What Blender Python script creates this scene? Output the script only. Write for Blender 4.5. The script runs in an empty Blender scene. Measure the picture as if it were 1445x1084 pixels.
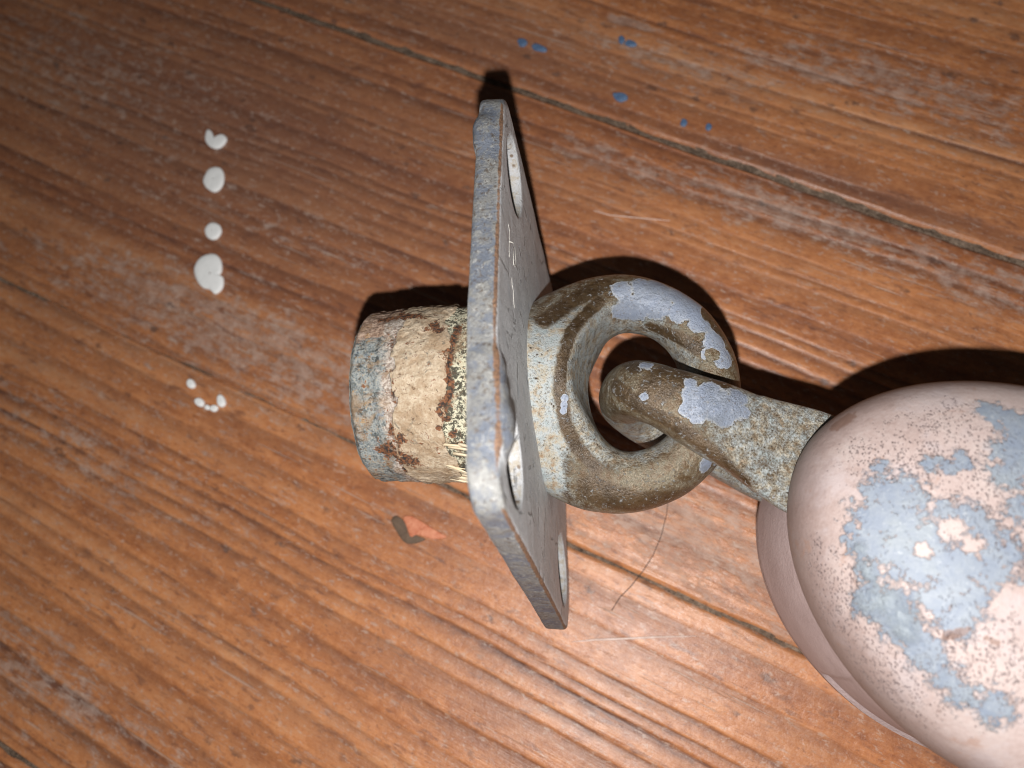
import bpy, math, random
import numpy as np
from mathutils import Vector
from mathutils.bvhtree import BVHTree

random.seed(7)
S = bpy.context.scene
COL = S.collection
U = 0.0002            # one build unit = 0.2 mm
H = 1086.0            # lens height over the floor, in build units

# ------------------------------------------------------------------ camera, world, flash, exposure
PW, PH, FPX = 1445.0, 1084.0, 1086.0
_d = np.array([900 - PW / 2, 832 - PH / 2, FPX]); _d /= np.linalg.norm(_d)
_z = -_d
_x = np.array([1.0, 0, 0]); _x = _x - _z * _x.dot(_z); _x /= np.linalg.norm(_x)
_y = np.cross(_z, _x)
if _y[1] > 0: _y = -_y
RC = np.stack([_x, _y, _z])                      # (right, down, forward) -> world
right, down, fwd = RC @ [1, 0, 0], RC @ [0, 1, 0], RC @ [0, 0, 1]
CAM = np.array([0, 0, H])
from mathutils import Matrix
cd = bpy.data.cameras.new('camera'); cam = bpy.data.objects.new('camera', cd); COL.objects.link(cam)
M = Matrix.Identity(4)
for i in range(3):
    M[i][0], M[i][1], M[i][2], M[i][3] = right[i], -down[i], -fwd[i], CAM[i] * U
cam.matrix_world = M
cd.sensor_width = 36; cd.lens = 36 * FPX / PW
cd.clip_start = 0.005; cd.clip_end = 20
cd.dof.use_dof = True; cd.dof.focus_distance = 800 * U; cd.dof.aperture_fstop = cd.lens / 1.9
S.camera = cam

w = bpy.data.worlds.new('World'); S.world = w; w.use_nodes = True
w.node_tree.nodes['Background'].inputs[0].default_value = (1.0, 0.93, 0.85, 1)
w.node_tree.nodes['Background'].inputs[1].default_value = 0.022
ld = bpy.data.lights.new('phone_flash', 'POINT'); ld.energy = 2.55; ld.shadow_soft_size = 0.0016; ld.color = (1.0, 0.97, 0.94)
lo = bpy.data.objects.new('phone_flash', ld); COL.objects.link(lo)
lo.location = (CAM + (down * 98 - right * 3)) * U + np.array([0, 0, 30 * U])
S.view_settings.view_transform = 'Standard'; S.view_settings.look = 'None'
S.cycles.filter_width = 1.0
S.view_settings.exposure = 0.0; S.view_settings.gamma = 1.0

def ray(px, py):
    v = RC @ np.array([px - PW / 2, py - PH / 2, FPX]); return v / np.linalg.norm(v)
def floor_pt(px, py, z=0.0):
    v = ray(px, py); return CAM + v * ((z - H) / v[2])

# ------------------------------------------------------------------ numpy helpers
def _hash(ix, iy, iz, seed):
    n = (ix * 374761393 + iy * 668265263 + iz * 2147483647 + seed * 1442695041).astype(np.int64)
    n = (n ^ (n >> 13)) * 1274126177
    n = n & 0x7fffffff
    n = (n ^ (n >> 16)) & 0xffff
    return n / 65535.0
def vnoise(p, seed=0):
    p = np.asarray(p, float); i = np.floor(p).astype(np.int64); f = p - i; f = f * f * (3 - 2 * f)
    out = 0
    for dx in (0, 1):
        wx = f[..., 0] if dx else 1 - f[..., 0]
        for dy in (0, 1):
            wy = f[..., 1] if dy else 1 - f[..., 1]
            for dz in (0, 1):
                wz = f[..., 2] if dz else 1 - f[..., 2]
                out = out + wx * wy * wz * _hash(i[..., 0] + dx, i[..., 1] + dy, i[..., 2] + dz, seed)
    return out * 2 - 1
def fbm(p, oct=3, seed=0):
    a, s, t = 1.0, 0.0, 0.0
    p = np.asarray(p, float)
    for o in range(oct):
        s = s + a * vnoise(p * 2 ** o + 17.3 * o, seed + o); t += a; a *= .5
    return s / t
def sstep(a, b, x):
    t = np.clip((x - a) / (b - a), 0, 1); return t * t * (3 - 2 * t)
def smin(a, b, k):
    h = np.clip(.5 + .5 * (b - a) / k, 0, 1); return b * (1 - h) + a * h - k * h * (1 - h)
def smax(a, b, k): return -smin(-a, -b, k)

def surface_nets(fn, lo, hi, h):
    lo = np.array(lo, float); n = np.ceil((np.array(hi) - lo) / h).astype(int) + 1
    ax = [lo[i] + h * np.arange(n[i]) for i in range(3)]
    G = np.stack(np.meshgrid(*ax, indexing='ij'), -1)
    f = fn(G); ins = f < 0
    c = ins[:-1, :-1, :-1].astype(np.int8)
    cnt = np.zeros_like(c)
    for dx in (0, 1):
        for dy in (0, 1):
            for dz in (0, 1):
                cnt += ins[dx:n[0]-1+dx, dy:n[1]-1+dy, dz:n[2]-1+dz]
    act = (cnt > 0) & (cnt < 8)
    idx = -np.ones(act.shape, int); cells = np.argwhere(act); idx[act] = np.arange(len(cells))
    acc = np.zeros((len(cells), 3)); num = np.zeros(len(cells))
    cor = [(a, b, d) for a in (0, 1) for b in (0, 1) for d in (0, 1)]
    for a in cor:
        for b in cor:
            if sum(np.abs(np.subtract(a, b))) == 1 and a < b:
                fa = f[cells[:, 0]+a[0], cells[:, 1]+a[1], cells[:, 2]+a[2]]
                fb = f[cells[:, 0]+b[0], cells[:, 1]+b[1], cells[:, 2]+b[2]]
                m = (fa < 0) != (fb < 0)
                t = np.where(m, fa / np.where(m, fa - fb, 1), 0)
                p = np.array(a)[None] + t[:, None] * (np.array(b) - np.array(a))[None]
                acc += p * m[:, None]; num += m
    V = lo + h * (cells + acc / num[:, None])
    F = []
    for axis in range(3):
        o1, o2 = [(1, 2), (2, 0), (0, 1)][axis]
        sl = [slice(None)] * 3; sl[axis] = slice(0, -1); a = ins[tuple(sl)]
        sl[axis] = slice(1, None); b = ins[tuple(sl)]
        e = np.argwhere(a != b)
        e = e[(e[:, o1] > 0) & (e[:, o2] > 0) & (e[:, o1] < n[o1]-1) & (e[:, o2] < n[o2]-1)]
        flip = a[e[:, 0], e[:, 1], e[:, 2]]
        def cell(d1, d2):
            q = e.copy(); q[:, o1] -= d1; q[:, o2] -= d2; return idx[q[:, 0], q[:, 1], q[:, 2]]
        q = np.stack([cell(1, 1), cell(0, 1), cell(0, 0), cell(1, 0)], 1)
        q[~flip] = q[~flip][:, ::-1]
        F.append(q)
    return V, np.concatenate(F)

def mesh_obj(name, V, F, mat, parent=None, attrs=None, smooth=True, origin=None):
    """V in build units, world axes; origin = the object's own base point"""
    V = np.asarray(V, float)
    o0 = np.zeros(3) if origin is None else np.array(origin, float)
    if parent is not None: o0 = np.array(parent['base'])
    me = bpy.data.meshes.new(name)
    P = (V - o0) * U
    if isinstance(F, np.ndarray):
        me.vertices.add(len(P)); me.vertices.foreach_set('co', P.astype(np.float32).ravel())
        k = F.shape[1]
        me.loops.add(F.size); me.loops.foreach_set('vertex_index', F.astype(np.int32).ravel())
        me.polygons.add(len(F)); me.polygons.foreach_set('loop_start', np.arange(0, F.size, k, dtype=np.int32))
        me.update(calc_edges=True); me.validate()
    else:
        me.from_pydata([tuple(p) for p in P], [], F)
    me.polygons.foreach_set('use_smooth', [smooth] * len(me.polygons))
    for k, v in (attrs or {}).items():
        a = me.attributes.new(k, 'FLOAT', 'POINT'); a.data.foreach_set('value', np.asarray(v, np.float32).ravel())
    me.materials.append(mat)
    o = bpy.data.objects.new(name, me); COL.objects.link(o)
    if parent is not None: o.parent = parent
    else: o.location = tuple(o0 * U)
    o['base'] = tuple(o0)
    return o
def thing(name, label, cat, base, group=None):
    o = bpy.data.objects.new(name, None); COL.objects.link(o); o.location = tuple(np.array(base) * U)
    o.empty_display_size = .005; o['base'] = tuple(float(b) for b in base)
    o['label'] = label; o['category'] = cat
    if group: o['group'] = group
    return o
def tag(o, label, cat, group=None):
    o['label'] = label; o['category'] = cat
    if group: o['group'] = group
    return o
def grid_faces(nu, nv, wrap_v=False):
    i, j = np.meshgrid(np.arange(nu - 1), np.arange(nv if wrap_v else nv - 1), indexing='ij')
    j2 = (j + 1) % nv
    return np.stack([i * nv + j, (i + 1) * nv + j, (i + 1) * nv + j2, i * nv + j2], -1).reshape(-1, 4)
def bvh(V, F): return BVHTree.FromPolygons([tuple(v) for v in V], [tuple(int(k) for k in f) for f in F])
def spots(tree, lst):
    out = []
    for px, py, r in lst:
        d = ray(px, py); hit = tree.ray_cast(Vector(CAM), Vector(d))
        if hit[0] is not None:
            out.append((np.array(hit[0]), abs(r) * hit[3] / FPX, 1 if r > 0 else -1))
    return out
def stroke(pts, r):
    out = []
    for (x0, y0), (x1, y1) in zip(pts[:-1], pts[1:]):
        n_ = max(1, int(math.hypot(x1 - x0, y1 - y0) / (r * .35)))
        out += [(x0 + (x1 - x0) * k / n_, y0 + (y1 - y0) * k / n_, r) for k in range(n_ + 1)]
    return out
def spot_mask(V, sp):
    m = np.full(len(V), -1.0)
    for c, r, s in sp:
        if s > 0: m = np.maximum(m, 1 - np.linalg.norm(V - c, axis=1) / r)
    for c, r, s in sp:
        if s < 0: m = np.minimum(m, np.linalg.norm(V - c, axis=1) / r - 1)
    return np.clip(m, -1, 1)

# ------------------------------------------------------------------ node helpers
class NT:
    def __init__(self, name):
        m = bpy.data.materials.new(name); m.use_nodes = True
        self.m = m; self.t = m.node_tree; self.n = self.t.nodes; self.l = self.t.links
        self.b = self.n['Principled BSDF']
        tc = self.n.new('ShaderNodeTexCoord'); mp = self.n.new('ShaderNodeMapping')
        self.l.new(tc.outputs['Object'], mp.inputs[0]); mp.inputs['Scale'].default_value = (1 / U,) * 3
        self.co = mp.outputs[0]
    def put(self, sock, v):
        if isinstance(v, (int, float)): sock.default_value = v
        elif isinstance(v, (tuple, list)): sock.default_value = (*v, 1) if len(v) == 3 and sock.type == 'RGBA' else v
        else: self.l.new(v, sock)
    def stretch(self, sx, sy, sz, rot=0, off=(0, 0, 0), src=None):
        mp = self.n.new('ShaderNodeMapping'); self.l.new(src or self.co, mp.inputs[0])
        mp.inputs['Scale'].default_value = (sx, sy, sz); mp.inputs['Rotation'].default_value = (0, 0, rot)
        mp.inputs['Location'].default_value = off
        return mp.outputs[0]
    def noise(self, scale=1, detail=3, rough=.55, dist=0, vec=None, off=None):
        x = self.n.new('ShaderNodeTexNoise'); v = vec or self.co
        if off is not None: v = self.stretch(1, 1, 1, 0, (off, off * .7, -off), v)
        self.l.new(v, x.inputs['Vector']); x.inputs['Scale'].default_value = scale
        x.inputs['Detail'].default_value = detail; x.inputs['Roughness'].default_value = rough; x.inputs['Distortion'].default_value = dist
        return x.outputs[0]
    def voro(self, scale, vec=None, rnd=1.0, out='Distance', feature='F1'):
        x = self.n.new('ShaderNodeTexVoronoi'); self.l.new(vec or self.co, x.inputs['Vector']); x.feature = feature
        x.inputs['Scale'].default_value = scale; x.inputs['Randomness'].default_value = rnd
        return x.outputs[out]
    def math(self, op, a, b=0.0, clamp=False):
        x = self.n.new('ShaderNodeMath'); x.operation = op; x.use_clamp = clamp
        self.put(x.inputs[0], a); self.put(x.inputs[1], b); return x.outputs[0]
    def mul(self, a, b): return self.math('MULTIPLY', a, b)
    def add(self, a, b): return self.math('ADD', a, b)
    def sub(self, a, b): return self.math('SUBTRACT', a, b)
    def step(self, v, a, b):
        x = self.n.new('ShaderNodeMapRange'); x.interpolation_type = 'SMOOTHSTEP'
        self.put(x.inputs[0], v)
        if a <= b: x.inputs[1].default_value, x.inputs[2].default_value, x.inputs[3].default_value, x.inputs[4].default_value = a, b, 0, 1
        else: x.inputs[1].default_value, x.inputs[2].default_value, x.inputs[3].default_value, x.inputs[4].default_value = b, a, 1, 0
        return x.outputs[0]
    def mix(self, f, a, b, mode='MIX'):
        x = self.n.new('ShaderNodeMix'); x.data_type = 'RGBA'; x.blend_type = mode
        self.put(x.inputs[0], f); self.put(x.inputs[6], a); self.put(x.inputs[7], b); return x.outputs[2]
    def ramp(self, f, stops):
        x = self.n.new('ShaderNodeValToRGB'); self.l.new(f, x.inputs[0]); e = x.color_ramp.elements
        while len(e) < len(stops): e.new(.5)
        for k, (p, c) in zip(e, stops): k.position = p; k.color = (*c, 1)
        return x.outputs[0]
    def attr(self, name):
        x = self.n.new('ShaderNodeAttribute'); x.attribute_name = name; return x.outputs['Fac']
    def bump(self, h, dist, strength=1.0, normal=None):
        x = self.n.new('ShaderNodeBump'); self.l.new(h, x.inputs['Height']); x.inputs['Distance'].default_value = dist * U
        x.inputs['Strength'].default_value = strength
        if normal: self.l.new(normal, x.inputs['Normal'])
        return x.outputs[0]
    def done(self, col, rough, normal=None, metal=0.0, spec=.5):
        self.put(self.b.inputs['Base Color'], col); self.put(self.b.inputs['Roughness'], rough)
        self.put(self.b.inputs['Metallic'], metal); self.put(self.b.inputs['Specular IOR Level'], spec)
        if normal: self.l.new(normal, self.b.inputs['Normal'])
        return self.m

# ------------------------------------------------------------------ materials
def wood_material():
    t = NT('worn_varnished_pine')
    ring = t.attr('ring'); tone = t.attr('tone'); grey = t.attr('grey'); red = t.attr('red')
    fib = t.noise(1, 4, .6, 0, t.stretch(.012, .55, .3))
    fib2 = t.noise(1, 3, .6, .3, t.stretch(.03, .14, .1))
    big = t.noise(.008, 4, .6)
    blot = t.noise(1, 5, .65, .5, t.stretch(.024, .06, .05))
    mott = t.noise(.11, 5, .72, .3, None, 140)
    v = t.add(t.mul(tone, .40), t.add(t.mul(fib2, .35), t.add(t.mul(blot, .40), t.mul(mott, .38))))
    v = t.sub(v, .115)
    base = t.ramp(v, [(.36, (.22, .074, .032)), (.54, (.39, .145, .056)), (.70, (.54, .225, .092)), (.9, (.60, .30, .15))])
    base = t.mix(t.mul(red, .68), base, (.175, .094, .073))
    # dark late-wood lines
    rg = t.mul(ring, t.add(.45, t.mul(t.step(fib2, .25, .6), .55)))
    base = t.mix(t.math('MINIMUM', t.mul(rg, 1.2), .92), base, (.085, .036, .027))
    base = t.mix(t.mul(t.step(fib, .42, .30), .22), base, (.09, .04, .028))
    # varnish worn off: greyish, lilac-brown dashes broken up along the grain
    n1 = t.noise(1, 5, .68, .5, t.stretch(.016, .05, .05), 31)
    n2 = t.noise(.055, 5, .7, .2)
    n3 = t.noise(1, 4, .66, .6, t.stretch(.034, .11, .05), 231)
    wv = t.add(t.add(t.mul(n1, .40), t.add(t.mul(n2, .25), t.mul(n3, .35))), t.mul(grey, .15))
    wear = t.step(wv, .545, .655)
    wfine = t.step(t.noise(1, 3, .6, 0, t.stretch(.06, .4, .3)), .3, .6)
    wearc = t.mix(t.step(n2, .35, .65), (.24, .165, .13), (.44, .335, .285))
    base = t.mix(t.mul(t.mul(wear, .70), t.add(t.mul(wfine, .5), .5)), base, wearc)
    dk = t.step(t.add(t.mul(n3, -.6), t.mul(t.noise(1, 4, .6, .4, t.stretch(.02, .07, .05), 400), 1.0)), .27, .42)
    base = t.mix(t.mul(dk, .5), base, (.115, .054, .043))
    # pale crumbs of old paint and wax
    pal = t.step(t.noise(.09, 5, .75, .6, None, 77), .645, .72)
    base = t.mix(t.mul(pal, .5), base, (.50, .41, .36))
    fl2 = t.noise(1, 5, .75, .4, t.stretch(.07, .16, .1), 510)
    base = t.mix(t.mul(t.step(fl2, .56, .64), .5), base, (.50, .385, .32))
    base = t.mix(t.mul(t.step(fl2, .42, .34), .40), base, (.10, .048, .036))
    # dirt spots, torn by noise
    vd = t.add(t.voro(.02, t.stretch(.8, 1.5, 1)), t.mul(t.sub(mott, .5), .5))
    sp = t.mul(t.step(vd, .20, .08), t.step(t.noise(.03, 2, .5, 0, None, 12), .45, .6))
    base = t.mix(t.mul(sp, .6), base, (.065, .048, .045))
    # fine scratches across the grain, in a few directions
    sc = None
    for k, (rot, off) in enumerate(((.5, 3), (-.35, 40), (1.25, 90), (.05, 150), (-1.1, 211))):
        q = t.noise(1, 2, .5, 0, t.stretch(.0042, .16, .05, rot, (off, off, 0)))
        q = t.mul(t.step(q, .69, .725), t.step(t.noise(.006, 1, .5, 0, None, off), .48, .6))
        sc = q if sc is None else t.math('MAXIMUM', sc, q)
    base = t.mix(t.mul(sc, .5), base, (.46, .34, .28))
    base = t.mix(t.mul(t.step(big, .42, .62), .2), base, (.20, .085, .05))
    rough = t.add(t.mul(wear, .22), t.add(t.mul(n2, .30), t.add(.21, t.mul(ring, .1))))
    h = t.add(t.mul(fib, .45), t.add(t.mul(n2, .8), t.add(t.mul(sc, -.6), t.mul(wear, -.4))))
    h = t.add(h, t.add(t.mul(ring, -.5), t.mul(mott, .5)))
    t.put(t.b.inputs['Coat Weight'], t.mul(t.math('SUBTRACT', 1, wear), .10)); t.b.inputs['Coat Roughness'].default_value = .34
    return t.done(base, rough, t.bump(h, 1.6, .75), 0, .45)

def dirt_material():
    t = NT('packed_seam_dirt')
    n = t.noise(.05, 5, .7); n2 = t.noise(.25, 3, .6)
    c = t.ramp(t.add(t.mul(n, .6), t.mul(n2, .4)), [(.32, (.05, .034, .025)), (.48, (.15, .105, .075)), (.66, (.30, .225, .17))])
    return t.done(c, .9, t.bump(t.add(n, n2), 4), 0, .2)

BLUEGREY = (.19, .222, .29)
def bronze_material():
    t = NT('weathered_bronze')
    paint = t.attr('paint'); bare = t.attr('bare'); pale = t.attr('pale')
    g = t.noise(.05, 5, .65); f = t.noise(.5, 4, .75); m = t.noise(.12, 5, .7, .3)
    grain = t.voro(.35)
    brown = t.ramp(t.add(t.mul(g, .6), t.mul(f, .4)), [(.3, (.05, .030, .013)), (.5, (.10, .060, .026)), (.72, (.17, .11, .052))])
    gold = t.ramp(f, [(.3, (.085, .068, .043)), (.5, (.175, .148, .100)), (.7, (.33, .30, .235))])
    col = t.mix(t.step(t.add(m, t.mul(g, .4)), .55, .85), brown, gold)
    # pale oxide: grey-cream grains with rusty and greenish touches
    tint = t.noise(.09, 4, .65, 0, None, 50)
    palec = t.ramp(tint, [(.3, (.25, .295, .30)), (.46, (.295, .315, .315)), (.56, (.31, .29, .24)), (.68, (.24, .165, .10))])
    palec = t.mix(t.mul(t.step(f, .48, .34), .7), palec, (.12, .10, .07))
    pf = t.step(t.add(t.add(pale, t.mul(t.sub(m, .5), 1.3)), t.mul(t.sub(f, .5), 1.6)), .12, .88)
    pf = t.mul(pf, t.step(t.add(bare, t.mul(t.sub(m, .5), 1.4)), .35, -.2))
    bb = t.step(t.add(t.mul(bare, 1.3), t.add(t.mul(t.sub(m, .5), 1.6), t.mul(t.sub(g, .5), 1.0))), -.05, .40)
    col = t.mix(t.mul(bb, .9), col, t.mix(t.step(t.add(t.mul(g, .6), t.mul(m, .4)), .38, .66), (.040, .024, .011), (.090, .054, .024)))
    col = t.mix(pf, col, palec)
    # dark pits and white crumbs
    col = t.mix(t.mul(t.step(t.add(t.voro(.2), t.mul(t.sub(m, .5), .5)), .26, .1), t.step(g, .42, .6)), col, (.05, .035, .022))
    crumbs = t.mul(t.step(t.add(t.noise(.22, 4, .75, .3, None, 90), t.mul(bb, .025)), .60, .65), t.step(m, .40, .54))
    col = t.mix(t.mul(crumbs, .85), col, (.33, .34, .35))
    # flaking blue-grey paint
    e = t.add(paint, t.add(t.mul(t.sub(t.noise(.045, 5, .65, .2, None, 20), .5), 1.5), t.mul(t.sub(f, .5), .25)))
    pm = t.step(e, .10, .15)
    pc = t.mix(t.step(g, .35, .7), BLUEGREY, (.225, .252, .305))
    pc = t.mix(t.mul(t.step(m, .60, .70), .6), pc, (.38, .37, .35))
    pc = t.mix(t.mul(t.step(t.voro(.11, None, 1), .16, .07), .5), pc, (.17, .165, .16))
    sm = t.noise(.028, 5, .7, .8, None, 310)
    pc = t.mix(t.mul(t.step(sm, .52, .66), .55), pc, (.155, .17, .19))
    pc = t.mix(t.mul(t.step(t.noise(.3, 4, .75, .2, None, 210), .60, .66), .7), pc, (.13, .10, .075))
    col = t.mix(pm, col, pc)
    rim = t.mul(pm, t.step(e, .32, .16))
    col = t.mix(t.mul(rim, .45), col, (.42, .42, .40))
    metal = t.mul(t.math('SUBTRACT', 1, pm), t.add(t.mul(t.math('SUBTRACT', 1, pf), .26), .03))
    rough = t.add(t.mul(pm, .10), t.add(t.mul(pf, .22), t.add(t.mul(f, .12), .30)))
    h = t.add(t.mul(pm, 1.5), t.add(t.mul(f, .7), t.add(t.mul(pf, .6), t.mul(g, .9))))
    h = t.add(h, t.mul(crumbs, .5))
    t.put(t.b.inputs['Coat Weight'], t.mul(t.math('SUBTRACT', 1, pf), .42)); t.put(t.b.inputs['Coat Roughness'], t.add(t.mul(m, .3), .15))
    nb = t.bump(t.add(h, t.add(t.mul(t.noise(.22, 4, .7, .3, None, 410), .6), t.mul(t.noise(.05, 3, .6, .3, None, 430), 1.2))), 1.7, .85)
    t.l.new(nb, t.b.inputs['Coat Normal'])
    return t.done(col, rough, nb, metal, .5)

def plate_material():
    t = NT('painted_galvanised_plate')
    edge = t.attr('edge'); ridge = t.attr('ridge'); hole = t.attr('hole')
    g = t.noise(.035, 5, .65); f = t.noise(.4, 4, .7); m = t.noise(.11, 5, .7, .4)
    face = t.ramp(t.add(t.mul(f, .55), t.mul(g, .45)), [(.3, (.31, .315, .32)), (.5, (.48, .495, .51)), (.7, (.60, .62, .635))])
    streak = t.noise(1, 3, .6, .2, t.stretch(.1, .05, .05))
    face = t.mix(t.mul(t.step(streak, .55, .7), .5), face, (.33, .375, .42))
    ed = t.mix(t.step(t.add(t.mul(g, .6), t.mul(m, .4)), .42, .56), (.115, .130, .160), (.175, .175, .17))
    ed = t.mix(t.mul(t.step(t.add(t.mul(m, .7), t.mul(f, .3)), .53, .60), .8), ed, (.225, .225, .215))
    ed = t.mix(t.mul(t.step(t.noise(.16, 5, .75, .5, None, 33), .555, .615), .8), ed, (.085, .065, .05))
    ed = t.mix(t.mul(t.step(t.noise(.3, 4, .7, 0, None, 61), .585, .65), .8), ed, (.06, .052, .05))
    ed = t.mix(t.mul(t.step(t.noise(.2, 5, .75, .4, None, 161), .585, .64), .75), ed, (.32, .32, .31))
    col = t.mix(edge, face, ed)
    rr = t.step(t.add(ridge, t.mul(t.sub(m, .5), .9)), .45, .7)
    col = t.mix(t.mul(rr, .9), col, t.mix(t.step(f, .4, .6), (.085, .045, .025), (.20, .105, .055)))
    hc = t.mix(t.step(m, .42, .62), (.33, .335, .345), (.28, .25, .205))
    hc = t.mix(t.mul(t.step(t.voro(.07), .2, .09), .9), hc, (.12, .08, .05))
    col = t.mix(hole, col, hc)
    h = t.add(t.mul(f, .7), t.add(t.mul(m, .8), t.mul(g, 1.0)))
    ck = t.voro(.022, t.stretch(1, .8, .8, 0, (5, 3, 0)), 1, 'Distance', 'DISTANCE_TO_EDGE')
    ck = t.mul(t.mul(t.step(t.add(ck, t.mul(t.sub(m, .5), .12)), .035, .01), t.step(g, .48, .6)), t.math('SUBTRACT', 1, edge))
    col = t.mix(t.mul(ck, .6), col, (.06, .06, .058))
    h = t.add(h, t.mul(ck, -1.0))
    return t.done(col, t.add(t.mul(f, .2), .42), t.bump(h, 1.7, .8), .0, .4)

def stub_material():
    t = NT('corroded_stub_crust')
    pale = t.attr('crust'); dark = t.attr('stain'); tip = t.attr('tip'); yel = t.attr('flake')
    g = t.noise(.04, 5, .65); f = t.noise(.3, 5, .72); m = t.noise(.1, 6, .7, .5)
    crust = t.ramp(t.add(t.mul(m, .6), t.mul(f, .4)), [(.3, (.21, .14, .085)), (.44, (.35, .265, .18)), (.56, (.475, .395, .295)), (.72, (.54, .485, .405))])
    lich = t.ramp(t.add(t.mul(f, .6), t.mul(m, .4)), [(.34, (.025, .03, .032)), (.44, (.13, .15, .15)), (.52, (.25, .27, .27)), (.6, (.32, .29, .22)), (.7, (.46, .44, .40))])
    lich = t.mix(t.mul(t.step(t.noise(.07, 4, .7, .3, None, 44), .60, .70), .5), lich, (.15, .20, .28))
    blk = t.add(t.noise(.16, 5, .72, .4, None, 27), t.mul(t.sub(g, .5), .5))
    lich = t.mix(t.mul(t.step(blk, .52, .62), .85), lich, (.035, .038, .038))
    sal = t.attr('salmon')
    lich = t.mix(t.step(t.add(sal, t.mul(t.sub(m, .5), 1.2)), .4, .6), lich, t.mix(t.step(f, .4, .6), (.22, .14, .10), (.42, .31, .24)))
    lich = t.mix(t.mul(t.step(t.noise(.08, 4, .7, .3, None, 14), .58, .66), .7), lich, (.34, .21, .09))
    flk = t.mix(t.step(t.add(t.mul(m, .5), t.mul(f, .5)), .47, .53), (.06, .055, .04), (.50, .48, .36))
    col = t.mix(t.step(t.add(tip, t.mul(t.sub(m, .5), 1.0)), .35, .65), t.mix(t.step(f, .4, .58), (.22, .17, .14), (.47, .42, .37)), lich)
    col = t.mix(t.step(t.add(yel, t.mul(t.sub(m, .5), .8)), .4, .6), col, flk)
    pm = t.step(t.add(pale, t.mul(t.sub(m, .5), .7)), .42, .52)
    col = t.mix(pm, col, crust)
    col = t.mix(t.mul(t.step(t.noise(.03, 6, .72, .5, None, 150), .48, .62), .65), col, (.27, .18, .105))
    col = t.mix(t.mul(t.step(t.noise(.05, 6, .75, .6, None, 190), .57, .66), .75), col, (.10, .095, .08))
    dk = t.step(t.add(dark, t.add(t.mul(t.sub(m, .5), 3.6), t.mul(t.sub(f, .5), 2.0))), .14, .34)
    col = t.mix(dk, col, t.mix(t.step(f, .42, .6), (.028, .024, .022), (.20, .085, .04)))
    sp = t.mul(t.step(t.noise(.2, 4, .75, .4, None, 70), .60, .66), .8)
    col = t.mix(sp, col, (.11, .06, .035))
    h = t.add(t.mul(pm, .9), t.add(t.mul(f, .8), t.mul(m, 1.3)))
    return t.done(col, .82, t.bump(h, 2.2, .9), 0, .25)

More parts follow.
